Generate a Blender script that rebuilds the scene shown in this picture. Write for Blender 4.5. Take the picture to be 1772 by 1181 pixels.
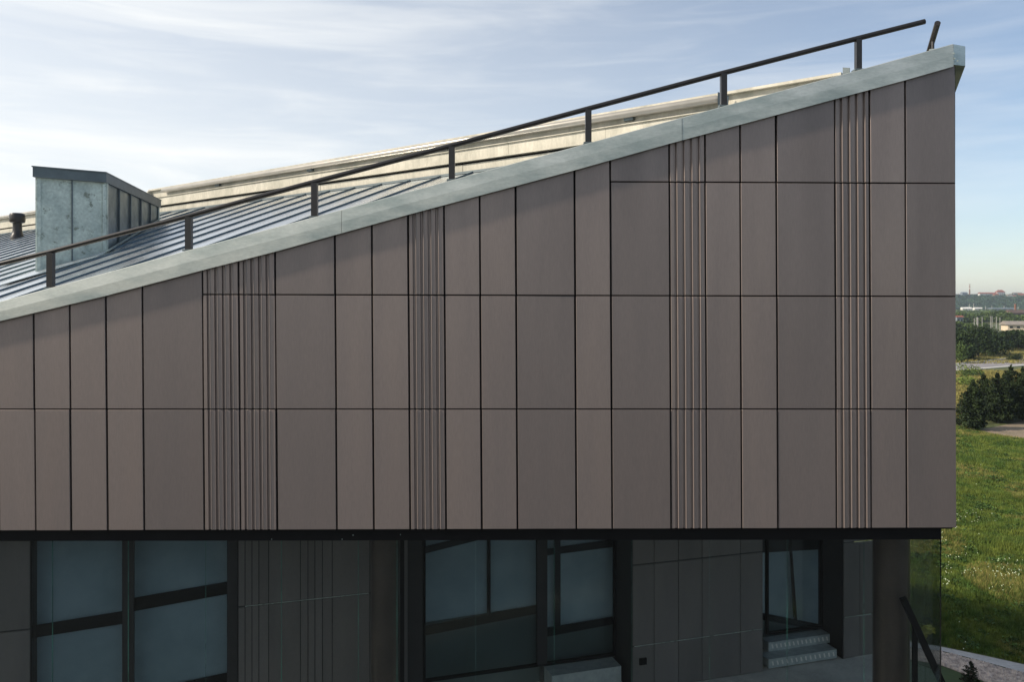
import bpy, math, random
import numpy as np
from mathutils import Vector, Matrix
random.seed(7); np.random.seed(7)
for o in list(bpy.data.objects): bpy.data.objects.remove(o)
sc = bpy.context.scene
COL = sc.collection
R = math.radians

# ------------------------------------------------------------------ camera, sky, sun, exposure
cam = bpy.data.objects.new('camera', bpy.data.cameras.new('camera')); COL.objects.link(cam)
cam.location = (0, -14, 0); cam.rotation_euler = (R(90), 0, 0)
cam.data.sensor_width = 36; cam.data.lens = 36*1400/1772
cam.data.shift_y = -65.5/1772
cam.data.clip_start = 0.1; cam.data.clip_end = 12000
sc.camera = cam

SUN_EL = R(34); SUN_AZ = R(261)            # azimuth clockwise from +Y: low sun to the left, a little in front of the facade
to_sun = Vector((math.sin(SUN_AZ)*math.cos(SUN_EL), math.cos(SUN_AZ)*math.cos(SUN_EL), math.sin(SUN_EL)))
sun = bpy.data.objects.new('sun', bpy.data.lights.new('sun', 'SUN')); COL.objects.link(sun)
sun.data.energy = 4.0; sun.data.angle = R(2.5); sun.data.color = (1.0, 0.88, 0.73)
sun.rotation_euler = to_sun.to_track_quat('Z', 'Y').to_euler()

w = bpy.data.worlds.new('World'); sc.world = w; w.use_nodes = True
nt = w.node_tree; N = nt.nodes; L = nt.links; N.clear()
def wn(t, **k):
    n = N.new(t)
    for a, b in k.items(): setattr(n, a, b)
    return n
out = wn('ShaderNodeOutputWorld'); bg = wn('ShaderNodeBackground')
sky = wn('ShaderNodeTexSky', sky_type='NISHITA', sun_disc=False, sun_elevation=SUN_EL, sun_rotation=SUN_AZ)
sky.air_density = 1.0; sky.dust_density = 0.7; sky.ozone_density = 2.2; sky.altitude = 250
tc = wn('ShaderNodeTexCoord')
def cloud(scale, sx, sz, detail, lo, hi, dist=0.6, rot=0.0):
    mp = wn('ShaderNodeMapping'); mp.inputs['Scale'].default_value = (sx, sx, sz); mp.inputs['Rotation'].default_value = (0, rot, 0)
    no = wn('ShaderNodeTexNoise'); no.inputs['Scale'].default_value = scale; no.inputs['Detail'].default_value = detail
    no.inputs['Roughness'].default_value = 0.56; no.inputs['Distortion'].default_value = dist
    mr = wn('ShaderNodeMapRange'); mr.interpolation_type = 'SMOOTHSTEP'
    mr.inputs[1].default_value = lo; mr.inputs[2].default_value = hi
    L.new(tc.outputs['Generated'], mp.inputs[0]); L.new(mp.outputs[0], no.inputs[0]); L.new(no.outputs[0], mr.inputs[0])
    return mr.outputs[0]
def mth(op, a, b, clamp=False):
    m = wn('ShaderNodeMath', operation=op); m.use_clamp = clamp
    for i, v in enumerate((a, b)):
        if hasattr(v, 'default_value') or hasattr(v, 'links'): L.new(v, m.inputs[i])
        else: m.inputs[i].default_value = v
    return m.outputs[0]
c1 = cloud(2.2, 1, 7, 9, 0.40, 0.72, 0.9, R(-5))
c2 = cloud(6.0, 1, 10, 8, 0.42, 0.75, 0.5, R(6))
sx = wn('ShaderNodeSeparateXYZ'); L.new(tc.outputs['Generated'], sx.inputs[0])
side = wn('ShaderNodeMapRange'); L.new(sx.outputs[0], side.inputs[0])          # thicker veil towards the sun's side
for i, v in enumerate((0.62, -0.55, 0.0, 1.0)): side.inputs[i+1].default_value = v
low = wn('ShaderNodeMapRange'); L.new(sx.outputs[2], low.inputs[0])            # and towards the horizon
for i, v in enumerate((0.42, 0.0, 0.0, 1.0)): low.inputs[i+1].default_value = v
dens = mth('ADD', mth('MULTIPLY', c1, 0.30), mth('MULTIPLY', c2, 0.12))
veil = mth('MULTIPLY', side.outputs[0], mth('ADD', mth('MULTIPLY', low.outputs[0], 0.30), 0.50))
dens = mth('ADD', mth('MULTIPLY', dens, mth('ADD', mth('MULTIPLY', side.outputs[0], 0.5), 0.50)), veil)
dens = mth('ADD', dens, mth('MULTIPLY', low.outputs[0], 0.14))
dens = mth('MINIMUM', dens, 0.93)
mx = wn('ShaderNodeMix', data_type='RGBA')
L.new(dens, mx.inputs[0]); L.new(sky.outputs[0], mx.inputs[6]); mx.inputs[7].default_value = (7.75, 7.85, 7.75, 1)
L.new(mx.outputs[2], bg.inputs[0]); bg.inputs[1].default_value = 0.10
L.new(bg.outputs[0], out.inputs[0])

sc.view_settings.view_transform = 'Standard'; sc.view_settings.look = 'None'
sc.view_settings.exposure = 0.46; sc.view_settings.gamma = 1.0; sc.view_settings.use_curve_mapping = False

# ------------------------------------------------------------------ materials
def mat(name, c1, c2=None, scale=4.0, rough=0.6, metal=0.0, bump=0.0, stretch=(1,1,1), detail=6, rough2=None,
        lo=0.35, hi=0.65, obj_var=0.0, spec=0.5, coord='Object', speck=None, fine=None):
    m = bpy.data.materials.new(name); m.use_nodes = True
    t = m.node_tree; n = t.nodes; l = t.links
    b = n['Principled BSDF']; b.inputs['Roughness'].default_value = rough; b.inputs['Metallic'].default_value = metal
    b.inputs['Specular IOR Level'].default_value = spec
    c2 = c2 or tuple(x*0.8 for x in c1)
    co = n.new('ShaderNodeTexCoord'); mp = n.new('ShaderNodeMapping'); mp.inputs['Scale'].default_value = stretch
    if coord == 'World':
        ge = n.new('ShaderNodeNewGeometry'); l.new(ge.outputs['Position'], mp.inputs[0])
    else: l.new(co.outputs[coord], mp.inputs[0])
    no = n.new('ShaderNodeTexNoise'); no.inputs['Scale'].default_value = scale; no.inputs['Detail'].default_value = detail
    no.inputs['Roughness'].default_value = 0.6
    l.new(mp.outputs[0], no.inputs[0])
    mr = n.new('ShaderNodeMapRange'); mr.inputs[1].default_value = lo; mr.inputs[2].default_value = hi
    l.new(no.outputs[0], mr.inputs[0])
    mi = n.new('ShaderNodeMix'); mi.data_type = 'RGBA'
    l.new(mr.outputs[0], mi.inputs[0]); mi.inputs[6].default_value = (*c1, 1); mi.inputs[7].default_value = (*c2, 1)
    col = mi.outputs[2]
    if fine:                                     # (scale, amount): second, finer variation
        f = n.new('ShaderNodeTexNoise'); f.inputs['Scale'].default_value = fine[0]; f.inputs['Detail'].default_value = 3
        l.new(mp.outputs[0], f.inputs[0])
        fr = n.new('ShaderNodeMapRange'); fr.inputs[1].default_value = 0.3; fr.inputs[2].default_value = 0.7
        fr.inputs[3].default_value = 1-fine[1]; fr.inputs[4].default_value = 1+fine[1]
        l.new(f.outputs[0], fr.inputs[0])
        vm = n.new('ShaderNodeVectorMath'); vm.operation = 'SCALE'
        l.new(col, vm.inputs[0]); l.new(fr.outputs[0], vm.inputs[3]); col = vm.outputs[0]
    if speck:                                    # (scale, threshold, colour): stains with a shape of their own
        f = n.new('ShaderNodeTexNoise'); f.inputs['Scale'].default_value = speck[0]; f.inputs['Detail'].default_value = 8
        f.inputs['Roughness'].default_value = 0.75
        l.new(mp.outputs[0], f.inputs[0])
        fr = n.new('ShaderNodeMapRange'); fr.inputs[1].default_value = speck[1]; fr.inputs[2].default_value = speck[1]+0.06
        l.new(f.outputs[0], fr.inputs[0])
        m3 = n.new('ShaderNodeMix'); m3.data_type = 'RGBA'
        l.new(fr.outputs[0], m3.inputs[0]); l.new(col, m3.inputs[6]); m3.inputs[7].default_value = (*speck[2], 1); col = m3.outputs[2]
    if obj_var:
        oi = n.new('ShaderNodeObjectInfo'); fr = n.new('ShaderNodeMapRange')
        fr.inputs[3].default_value = 1-obj_var; fr.inputs[4].default_value = 1+obj_var
        l.new(oi.outputs['Random'], fr.inputs[0])
        vm = n.new('ShaderNodeVectorMath'); vm.operation = 'SCALE'
        l.new(col, vm.inputs[0]); l.new(fr.outputs[0], vm.inputs[3]); col = vm.outputs[0]
    l.new(col, b.inputs['Base Color'])
    if rough2 is not None:
        rr = n.new('ShaderNodeMapRange'); rr.inputs[3].default_value = rough; rr.inputs[4].default_value = rough2
        l.new(mr.outputs[0], rr.inputs[0]); l.new(rr.outputs[0], b.inputs['Roughness'])
    if bump:
        bp = n.new('ShaderNodeBump'); bp.inputs['Strength'].default_value = bump; bp.inputs['Distance'].default_value = 0.01
        l.new(no.outputs[0], bp.inputs['Height']); l.new(bp.outputs[0], b.inputs['Normal'])
    return m
M = {}
M['panel'] = mat('cladding_panel', (.262,.213,.190), (.222,.184,.168), 1.6, .36, .40, .05, (1,1,.14), rough2=.46, obj_var=.045, fine=(48,.055), coord='World', spec=.6)
M['panel_wide'] = mat('cladding_panel_wide', (.218,.181,.166), (.190,.160,.148), 1.6, .36, .40, .05, (1,1,.14), rough2=.46, obj_var=.045, fine=(48,.055), coord='World', spec=.6)
M['fascia'] = mat('galvanised_fascia', (.64,.65,.58), (.40,.45,.42), 1.3, .40, .70, .10, (.5,1,1.6), rough2=.56, fine=(30,.07), coord='World', lo=.4, hi=.62)
M['zinc_side'] = mat('patinated_zinc_sheet', (.13,.18,.21), (.09,.13,.16), 2.2, .30, .85, .10, rough2=.42, fine=(14,.12), coord='World')  # same zinc sheet, painted darker for the shaft's shaded side
M['zinc'] = mat('zinc_sheet', (.54,.61,.55), (.38,.45,.42), 2.0, .42, .35, .15, rough2=.6, fine=(14,.14), speck=(2.6,.565,(.20,.23,.19)), coord='World')
M['zinc_dark'] = mat('dark_zinc_trim', (.13,.16,.17), (.10,.125,.135), 3, .5, .4, .1, coord='World')
M['roof'] = mat('roof_sheet', (.80,.82,.82), (.62,.66,.68), 1.2, .22, .9, .08, rough2=.34, fine=(9,.07), coord='World')
M['seam'] = mat('roof_seam', (.08,.125,.155), (.06,.10,.13), 4, .5, .3)
M['cream'] = mat('cream_coated_metal', (.50,.475,.40), (.36,.35,.29), 2.2, .5, .15, .1, (1,1,.4), rough2=.6, fine=(16,.09), coord='World')
M['gutter'] = mat('grey_gutter', (.40,.38,.34), (.33,.315,.28), 2, .35, .4, coord='World')
M['rail'] = mat('dark_painted_steel', (.013,.011,.010), (.020,.017,.015), 14, .34, 0, .05)
M['black'] = mat('black_steel', (.004,.004,.0045), (.006,.006,.0065), 5, .75, spec=.2)
M['dark'] = mat('dark_render', (.022,.022,.023), (.016,.016,.017), 3, .7)
M['backing'] = mat('black_membrane', (.006,.006,.007), (.009,.009,.010), 3, .9)
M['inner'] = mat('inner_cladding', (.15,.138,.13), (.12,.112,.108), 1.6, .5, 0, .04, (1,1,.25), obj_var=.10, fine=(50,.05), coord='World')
M['column'] = mat('column_paint', (.10,.084,.072), (.08,.068,.06), 2, .28, .35, .04, fine=(30,.08), speck=(2.6,.70,(.45,.42,.36)), coord='World')
M['conc'] = mat('concrete', (.62,.60,.53), (.46,.45,.40), 1.5, .85, 0, .3, fine=(25,.1), coord='World')
M['pathconc'] = mat('path_concrete', (.40,.39,.37), (.33,.32,.31), .8, .9, 0, .2, fine=(9,.12), coord='World')
M['gravel'] = mat('gravel', (.46,.37,.29), (.24,.20,.17), 5, .95, 0, .6, fine=(14,.3), coord='World')
M['stone'] = mat('pebble', (.60,.50,.42), (.26,.22,.20), 6, .9, coord='World')
M['asphalt'] = mat('road_asphalt', (.25,.235,.235), (.20,.19,.195), .3, .9, 0, .1, fine=(3,.1), coord='World')
M['tarmac'] = mat('dark_tarmac', (.06,.06,.062), (.045,.045,.047), .3, .9, 0, .1, fine=(3,.15), coord='World')
M['kerb'] = mat('kerb_concrete', (.52,.50,.46), (.42,.41,.38), .5, .9, coord='World')
M['dirt'] = mat('bare_earth', (.24,.18,.13), (.17,.14,.09), .6, .95, 0, .5, fine=(6,.2), coord='World')
M['blind'] = mat('blue_grey_blind', (.60,.70,.72), (.44,.54,.56), .8, .8, coord='World')  # window reflections painted as a pale blue-grey surface
M['blind_dark'] = mat('shaded_blind', (.13,.165,.155), (.10,.13,.12), .8, .8, coord='World')  # darker lower part of the painted window reflections
M['ground'] = mat('meadow_ground', (.085,.095,.022), (.045,.060,.014), .25, .95, 0, .6, fine=(1.3,.3), coord='World', speck=(.12,.63,(.17,.16,.05)))
M['lawn'] = mat('lawn', (.035,.06,.012), (.028,.048,.010), .6, .95, 0, .5, fine=(5,.2), coord='World')
def foliage(name, a, b, scale=2.0):
    m = mat(name, a, b, scale, .75, 0, 0, coord='World', obj_var=.10, spec=.2, fine=(3.0,.35))
    return m
M['grass'] = foliage('grass_blades', (.135,.170,.030), (.050,.098,.018), .9)
M['weed'] = foliage('weed_leaves', (.075,.135,.030), (.030,.060,.014), 1.6)
M['grass_dry'] = foliage('dry_grass_blades', (.30,.25,.085), (.17,.17,.045), .9)
M['flower'] = mat('white_flower', (.46,.52,.36), (.36,.42,.27), 3, .8)
M['yellow'] = mat('yellow_leaves', (.48,.45,.05), (.3,.33,.04), 3, .8)
M['pine'] = foliage('pine_needles', (.030,.048,.014), (.010,.018,.007), 1.2)
M['leaf_dark'] = foliage('dark_leaves', (.030,.052,.013), (.009,.019,.006), .5)
M['leaf_mid'] = foliage('mid_leaves', (.085,.125,.028), (.035,.062,.016), .16)
M['leaf_bush'] = foliage('bush_leaves', (.16,.21,.04), (.08,.12,.025), .8)
M['leaf_hill'] = foliage('hill_woods', (.055,.105,.050), (.012,.030,.018), .03)
M['bark'] = mat('bark', (.09,.065,.045), (.05,.038,.028), 3, .9, 0, .5)
M['white'] = mat('white_render', (.75,.73,.68), (.65,.63,.58), .3, .8, coord='World')
M['pale'] = mat('pale_render', (.66,.55,.40), (.58,.48,.36), .3, .8, coord='World')
M['redroof'] = mat('red_tiles', (.27,.085,.055), (.20,.07,.048), .3, .85, coord='World')
M['greyroof'] = mat('grey_roofing', (.27,.235,.20), (.20,.18,.16), .6, .85, coord='World')
M['brownroof'] = mat('brown_roofing', (.11,.07,.055), (.08,.055,.045), .3, .9, coord='World')
M['brick'] = mat('brick_red', (.24,.11,.065), (.18,.085,.055), .5, .9, coord='World')
M['bluegrey'] = mat('blue_grey_metal', (.20,.24,.28), (.16,.19,.22), .3, .6, coord='World')
M['winglass'] = mat('far_window', (.03,.035,.04), (.02,.025,.03), 1, .2)
M['pole'] = mat('pale_pole', (.40,.39,.36), (.33,.32,.30), 1, .8)
M['step'] = mat('galvanised_step', (.42,.47,.46), (.32,.36,.36), 6, .5, .3, coord='World')
M['greenedge'] = mat('green_glass_edge', (.045,.20,.15), (.02,.07,.055), .9, .25, coord='World', stretch=(1,1,2), lo=.3, hi=.6)

def glass(name, tint, refl=1.0, rough=0.02):
    m = bpy.data.materials.new(name); m.use_nodes = True
    t = m.node_tree; n = t.nodes; l = t.links; n.clear()
    o = n.new('ShaderNodeOutputMaterial'); mi = n.new('ShaderNodeMixShader'); tr = n.new('ShaderNodeBsdfTransparent'); gl = n.new('ShaderNodeBsdfGlossy')
    no = n.new('ShaderNodeTexNoise'); no.inputs['Scale'].default_value = 1.3
    ge = n.new('ShaderNodeNewGeometry'); l.new(ge.outputs['Position'], no.inputs[0])
    bp = n.new('ShaderNodeBump'); bp.inputs['Strength'].default_value = .03; bp.inputs['Distance'].default_value = .03
    l.new(no.outputs[0], bp.inputs['Height']); l.new(bp.outputs[0], gl.inputs['Normal'])
    fr = n.new('ShaderNodeFresnel'); fr.inputs[0].default_value = 1.45
    mu = n.new('ShaderNodeMath'); mu.operation = 'MULTIPLY'; mu.inputs[1].default_value = refl; mu.use_clamp = True
    l.new(fr.outputs[0], mu.inputs[0]); l.new(mu.outputs[0], mi.inputs[0])
    tr.inputs[0].default_value = (*tint, 1); gl.inputs['Roughness'].default_value = rough
    gl.inputs[0].default_value = (.85, .95, .95, 1)
    l.new(tr.outputs[0], mi.inputs[1]); l.new(gl.outputs[0], mi.inputs[2]); l.new(mi.outputs[0], o.inputs[0])
    return m
M['glass'] = glass('screen_glass', (.885,.90,.895), .42)
M['glass2'] = glass('window_glass', (.88,.91,.92), .5, .08)

# ------------------------------------------------------------------ helpers
def P(px, py, Y=0.0):
    """point of the plane y = Y that the photograph shows at pixel (px, py)"""
    k = (14+Y)/14
    return Vector(((px-886)*.01*k, Y, (525-py)*.01*k))
def ob(name, verts, faces, m, parent=None, smooth=False, kind=None):
    me = bpy.data.meshes.new(name); me.from_pydata([tuple(v) for v in verts], [], faces); me.validate(); me.update()
    if smooth: me.polygons.foreach_set('use_smooth', [True]*len(me.polygons))
    me.materials.append(m if not isinstance(m, str) else M[m])
    o = bpy.data.objects.new(name, me); COL.objects.link(o)
    if parent: o.parent = parent; o.matrix_parent_inverse = parent_inv(parent)
    if kind: o['kind'] = kind
    return o
def parent_inv(p):
    return Matrix.Identity(4) if p.parent else Matrix.Translation(-Vector(p.location))
def tag(o, label=None, cat=None, group=None, kind=None):
    for k, v in (('label', label), ('category', cat), ('group', group), ('kind', kind)):
        if v: o[k] = v
    return o
def thing(name, loc, label, cat, group=None):
    o = bpy.data.objects.new(name, None); COL.objects.link(o); o.location = loc; o.empty_display_size = .3
    return tag(o, label, cat, group)
class MB:
    def __init__(s): s.v = []; s.f = []
    def add(s, vs, fs):
        b = len(s.v); s.v += [Vector(v) for v in vs]; s.f += [tuple(i+b for i in f) for f in fs]; return s
    def hexa(s, p):                      # 8 corners: bottom 4 (ccw), top 4
        return s.add(p, [(3,2,1,0),(4,5,6,7),(0,1,5,4),(1,2,6,5),(2,3,7,6),(3,0,4,7)])
    def box(s, c, d, ax=None):
        c = Vector(c); ax = ax or (Vector((1,0,0)), Vector((0,1,0)), Vector((0,0,1)))
        q = [c + ax[0]*(i*d[0]/2) + ax[1]*(j*d[1]/2) + ax[2]*(k*d[2]/2) for k in (-1,1) for i, j in ((-1,-1),(1,-1),(1,1),(-1,1))]
        return s.hexa(q)
    def tube(s, pts, r, n=12, cap=True):
        pts = [Vector(p) for p in pts]; rs = r if isinstance(r, (list, tuple)) else [r]*len(pts)
        rings = []
        for i, p in enumerate(pts):
            d = (pts[min(i+1, len(pts)-1)] - pts[max(i-1, 0)]).normalized()
            a = d.cross(Vector((0,0,1)) if abs(d.z) < .95 else Vector((1,0,0))).normalized(); b = d.cross(a)
            rings.append([p + (a*math.cos(2*math.pi*j/n) + b*math.sin(2*math.pi*j/n))*rs[i] for j in range(n)])
        vs = [v for r_ in rings for v in r_]; fs = []
        for i in range(len(pts)-1):
            for j in range(n):
                fs.append((i*n+j, i*n+(j+1)%n, (i+1)*n+(j+1)%n, (i+1)*n+j))
        if cap: fs += [tuple(reversed(range(n))), tuple(range((len(pts)-1)*n, len(pts)*n))]
        return s.add(vs, fs)
    def prism(s, poly, off):             # planar polygon extruded by the vector off
        n = len(poly); off = Vector(off); vs = [Vector(p) for p in poly] + [Vector(p)+off for p in poly]
        return s.add(vs, [tuple(range(n)), tuple(range(2*n-1, n-1, -1))] + [(i, (i+1)%n, (i+1)%n+n, i+n)[::-1] for i in range(n)])
    def build(s, name, m, parent=None, smooth=False, kind=None): return ob(name, s.v, s.f, m, parent, smooth, kind)
def shade(o, ang=40):
    me = o.data; me.polygons.foreach_set('use_smooth', [True]*len(me.polygons))
    try: me.set_sharp_from_angle(angle=R(ang))
    except Exception: pass
    return o
def lerp(pts, x):
    if x <= pts[0][0]: a, b = pts[0], pts[1]
    elif x >= pts[-1][0]: a, b = pts[-2], pts[-1]
    else:
        for a, b in zip(pts, pts[1:]):
            if a[0] <= x <= b[0]: break
    return a[1] + (b[1]-a[1])*(x-a[0])/(b[0]-a[0])

# ================================================================== THE CLAD BUILDING
bld = thing('clad_building', (0, 6, -12), 'brown panel clad building with a steeply sloping top edge and a glazed storey below', 'building')
# fascia lines, as measured in photo pixels at the facade
FB = [(-160,594),(0,556),(180,513),(350,468),(475,436),(705,372),(993,295),(1157,249),(1343,199),(1565,139),(1656,113),(1700,101)]
FT = [(-160,563),(0,523),(92,498),(322,435),(542,377),(780,313),(1016,249),(1250,185),(1485,122),(1640,79),(1700,62)]
def lean(x): return .0095 - .0000033*x
def joint_x(xj, py): return xj + lean(xj)*(py-709)
HJ = {'a': lambda x: 314.5+(x-1058)*.005, 'b': lambda x: 510+(x-352)*.0027, 'c': lambda x: 709.0-.0002*x, 'd': lambda x: 920-.003*x}
joints = [-122,-60,2-3,59.5,121.5,184.5,247.5,352,414.5,478,581.5,645.5,708.5,770.5,832.5,894.5,996.5,1058.5,1160.5,1222.5,1283,1345.5,1447,1507,1568.5,1656]
joints = [-190,-128,-66,-3.5+0] + joints[3:]
FLUTED = {352,414.5,708.5,1160.5,1447}
rp = random.Random(3)
def panel(x0, x1, top, bot, fluted, name):
    """x in pixels at row 709; top/bot are functions px -> row.  A real slab 30 mm thick with chamfered or fluted face."""
    g = 1.5 if not fluted else 1.4
    a, b = x0+g+rp.uniform(-.3,.35), x1-g+rp.uniform(-.35,.3); ch = .5
    dy = rp.uniform(-.003, .003); tw = rp.uniform(-.006, .006)
    prof = [(a, .035), (a, .006), (a+ch, 0)]
    if fluted:
        w_ = (b-a); per = 13.15; first = a+6.9
        for i in range(4):
            s = first+i*per
            prof += [(s-1.0, 0), (s-.3, .036), (s+2.7, .036), (s+4.4, -.006), (s+5.1, -.010), (s+6.2, 0)]
    prof += [(b-ch, 0), (b, .006), (b, .035)]
    n = len(prof); vs = []; fs = []
    hg = 1.1
    rows = (lambda x: top(x)+hg, lambda x: top(x)+hg+.5, lambda x: bot(x)-hg-.5, lambda x: bot(x)-hg)
    for ri, rw in enumerate(rows):
        for (x, y) in prof:
            py = rw(x); yy = y + dy + tw*(x-a)/(b-a) + (.004 if ri in (0,3) and y < .03 else 0)
            vs.append(P(joint_x(x, py), py, 0) + Vector((0, yy, 0)))
    for r_ in range(3):
        for i in range(n-1):
            fs.append((r_*n+i, (r_+1)*n+i, (r_+1)*n+i+1, r_*n+i+1))
    bk = len(vs)
    for rw in (rows[0], rows[3]):
        for x in (a, b):
            py = rw(x); vs.append(P(joint_x(x, py), py, 0) + Vector((0, .05+dy, 0)))
    fs += [tuple([bk] + list(range(0, n)) + [bk+1]), tuple([bk+3] + list(range(4*n-1, 3*n-1, -1)) + [bk+2]), (bk, bk+1, bk+3, bk+2)]
    fs += [(bk, bk+2, 3*n, 2*n, n, 0), (bk+1, n-1, 2*n-1, 3*n-1, 4*n-1, bk+3)]
    return ob(name, vs, fs, 'panel_wide' if x1-x0 > 80 else 'panel', bld)
under = lambda x: lerp(FB, x) - 6
for x0, x1 in zip(joints, joints[1:]):
    fl = x0 in FLUTED
    nm = 'fluted_panel' if fl else 'wall_panel'
    rows = [HJ['c'], HJ['d']]
    if x0 >= 350: rows = [HJ['b']] + rows
    if x0 >= 1058: rows = [HJ['a']] + rows
    tops = [under] + rows[:-1]
    for t_, b_ in zip(tops, rows): panel(x0, x1, t_, b_, fl, nm)
# structural wall behind the panels, and the east flank
mb = MB()
top = [(x, lerp(FB, x)-8) for x in (-190, 0, 350, 705, 1157, 1565, 1653)]
poly = [P(x, y, .085) for x, y in top] + [P(1653, 913, .085), P(-190, 919, .085)]
mb.prism(poly, (0, .28, 0)); mb.build('wall', 'backing', bld)
E = Vector((.3, 1, 0)).normalized()                       # the flank runs back along this line
c0 = Vector((7.70, .06, 0))
for zi, (z0, z1) in enumerate(((-3.9, -1.86), (-1.84, .11), (.13, 2.08), (2.10, 4.0))):
    for j in range(8):
        a = c0 + E*(j*1.25+.02); b = c0 + E*(j*1.25+1.22)
        za, zb = min(z1, 4.0-.38*a.y), min(z1, 4.0-.38*b.y)
        if zb - z0 < .1 : continue
        n_ = Vector((-.04, .0, 0))
        MB().prism([Vector((a.x,a.y,z0)), Vector((b.x,b.y,z0)), Vector((b.x,b.y,zb)), Vector((a.x,a.y,za))], n_).build('wall_panel', 'panel', bld)

# fascia in three lengths with lapped joints
def fascia(xa, xb, dz=0, end=False):
    xs = [xa] + [p[0] for p in FT if xa < p[0] < xb] + [p[0] for p in FB if xa < p[0] < xb] + [xb]; xs = sorted(set(xs))
    vs = []; n = len(xs); Yf = -.08 - dz
    for x in xs:
        t, b = P(x, lerp(FT, x), Yf), P(x, lerp(FB, x), Yf)
        mid = t.lerp(b, .5); mid.y -= .004
        vs += [Vector((b.x, .03, b.z+.012)), b, mid, t + Vector((0,.008,0)), t + Vector((0,.03,.012)), Vector((t.x, .42, t.z-.03)), Vector((t.x, .42, t.z-.40))]
    k = 7; fs = []
    for i in range(n-1):
        for j in range(k-1): fs.append((i*k+j, (i+1)*k+j, (i+1)*k+j+1, i*k+j+1)[::-1])
    fs += [tuple(range(k)), tuple(range((n-1)*k+k-1, (n-1)*k-1, -1))]
    return ob('fascia', vs, fs, 'fascia', bld)
fascia(-190, 590.6); fascia(591.2, 1180, .006); fascia(1180.6, 1650)
# mitred corner and the flank's fascia falling away
t0, b0 = P(1650, lerp(FT,1650), -.08), P(1650, lerp(FB,1650)-3, -.08)
t1 = Vector((7.90, .10, t0.z-.0+.02)); b1 = Vector((7.90, .10, b0.z+.03))
D = Vector((.3, 1, -.40)); t2, b2 = t1 + D*9, b1 + D*9
inn = Vector((-.55, .15, 0))
MB().add([b0, b1, t1, t0, b0+Vector((0,.15,.0)), b1+Vector((-.2,.0,0)), t1+inn, t0+Vector((0,.5,0))],
         [(0,1,2,3),(3,2,6,7),(4,5,1,0)]).build('fascia', 'fascia', bld)
MB().hexa([b1, b2, b2+Vector((-.30,0,0)), b1+Vector((-.22,0,0)), t1, t2, t2+inn, t1+inn]).build('fascia', 'fascia', bld)
for x, y in ((1651,92),(1652,101),(1657,105)):
    MB().tube([P(x,y,-.095), P(x,y,-.06)], .012, 8).build('rivet', 'zinc', bld)

# ---- standing seam roof: plane z = 1.473 + .2345 x + .299 y
def rz(x, y): return 1.473 + .2345*x + .299*y
EL = Vector((-.7865, .6176, 0)); UP = Vector((.6176, .7865, 0))       # level line and uphill line in plan
P0 = Vector((8.56, 0, 0))
def RP(s, q, dz=0):                                                    # s along the level line, q downhill from it
    p = P0 + EL*s - UP*q; return Vector((p.x, p.y, rz(p.x, p.y)+dz))
rpoly = [Vector((x, y, rz(x, y))) for x, y in ((-11,.42),(7.5,.42),(7.5,.88),(-31.9,31.85))]
roof = MB().prism(rpoly[::-1], (0,0,-.12)).build('roof', 'roof', bld)
def clip_q(s):                                                         # where the seam meets the front (y=.42) or the left edge
    q = (P0 + EL*s).y; q1 = (q-.42)/UP.y
    p = P0 + EL*s; # left edge line from (-11,.42) to (-31.9,31.85)
    dx, dy = -20.9, 31.43
    den = (-UP.x)*dy - (-UP.y)*dx
    t = ((-11-p.x)*dy - (.42-p.y)*dx)/den
    return min(q1, t) if t > 0 else q1
s = 1.6
while s < 51:
    q = clip_q(s)
    if q > .15:
        m_ = MB()
        a, b = RP(s, .03), RP(s, q)
        m_.add([a-EL*.018, a+EL*.018, a+EL*.009+Vector((0,0,.048)), a-EL*.009+Vector((0,0,.048)), b-EL*.018, b+EL*.018, b+EL*.009+Vector((0,0,.048)), b-EL*.009+Vector((0,0,.048))],
               [(0,1,2,3),(7,6,5,4),(0,3,7,4),(3,2,6,7),(2,1,5,6)])
        m_.build('seam', 'seam', roof)
    s += 1.17
# ---- soffit slab, beam, terrace floor, inner storey
TH = math.atan(.311); We = Vector((math.cos(TH), math.sin(TH), 0)); Wn = Vector((-math.sin(TH), math.cos(TH), 0)); WO = Vector((0,3.7,0))
def W(px, py=None, d=0.0):
    """pixel -> (s along the inner wall, z) on its plane set d behind the face"""
    u = px-886; a = 3.7 + d/math.cos(TH); k = (14+a)/(14-.00311*u); X = .01*u*k
    s_ = (X + d*math.sin(TH))/math.cos(TH)
    return s_ if py is None else (s_, (525-py)*.01*k)
def WP(s_, d, z): p = WO + We*s_ + Wn*d; return Vector((p.x, p.y, z))
def wbox(m_, s0, s1, d0, d1, z0, z1):
    return m_.hexa([WP(s0,d0,z0),WP(s1,d0,z0),WP(s1,d1,z0),WP(s0,d1,z0),WP(s0,d0,z1),WP(s1,d0,z1),WP(s1,d1,z1),WP(s0,d1,z1)])
FZ = -8.94
g0 = P(1628, 935, .28)                                     # the glass corner
def eastx(y): return g0.x + .3*(y-.28)
sl = [Vector((-12,.07,-3.93)), Vector((7.66,.07,-3.93)), Vector((7.66+.3*9,9,-3.93)), Vector((-12,9,-3.93))]
MB().prism(sl, (0,0,.4)).build('soffit_slab', 'black', bld)
b_ = MB().hexa([P(-200,937.5,.24), P(1629,934.5,.24), P(1629,934.5,.42), P(-200,937.5,.42)] + [P(-200,918,.24), P(1629,913,.24), P(1629,913,.42), P(-200,918,.42)])
b_.build('beam', 'black', bld)
for x, y in ((611,927),(693,926),(470,934),(592,934)):
    MB().tube([P(x,y,.23), P(x,y,.245)], .008, 6).build('bolt', 'zinc', bld)
fl = [Vector((-12,.1,FZ)), Vector((eastx(.1)+.1,.1,FZ)), Vector((eastx(9)+.1,9,FZ)), Vector((-12,9,FZ))]
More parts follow.
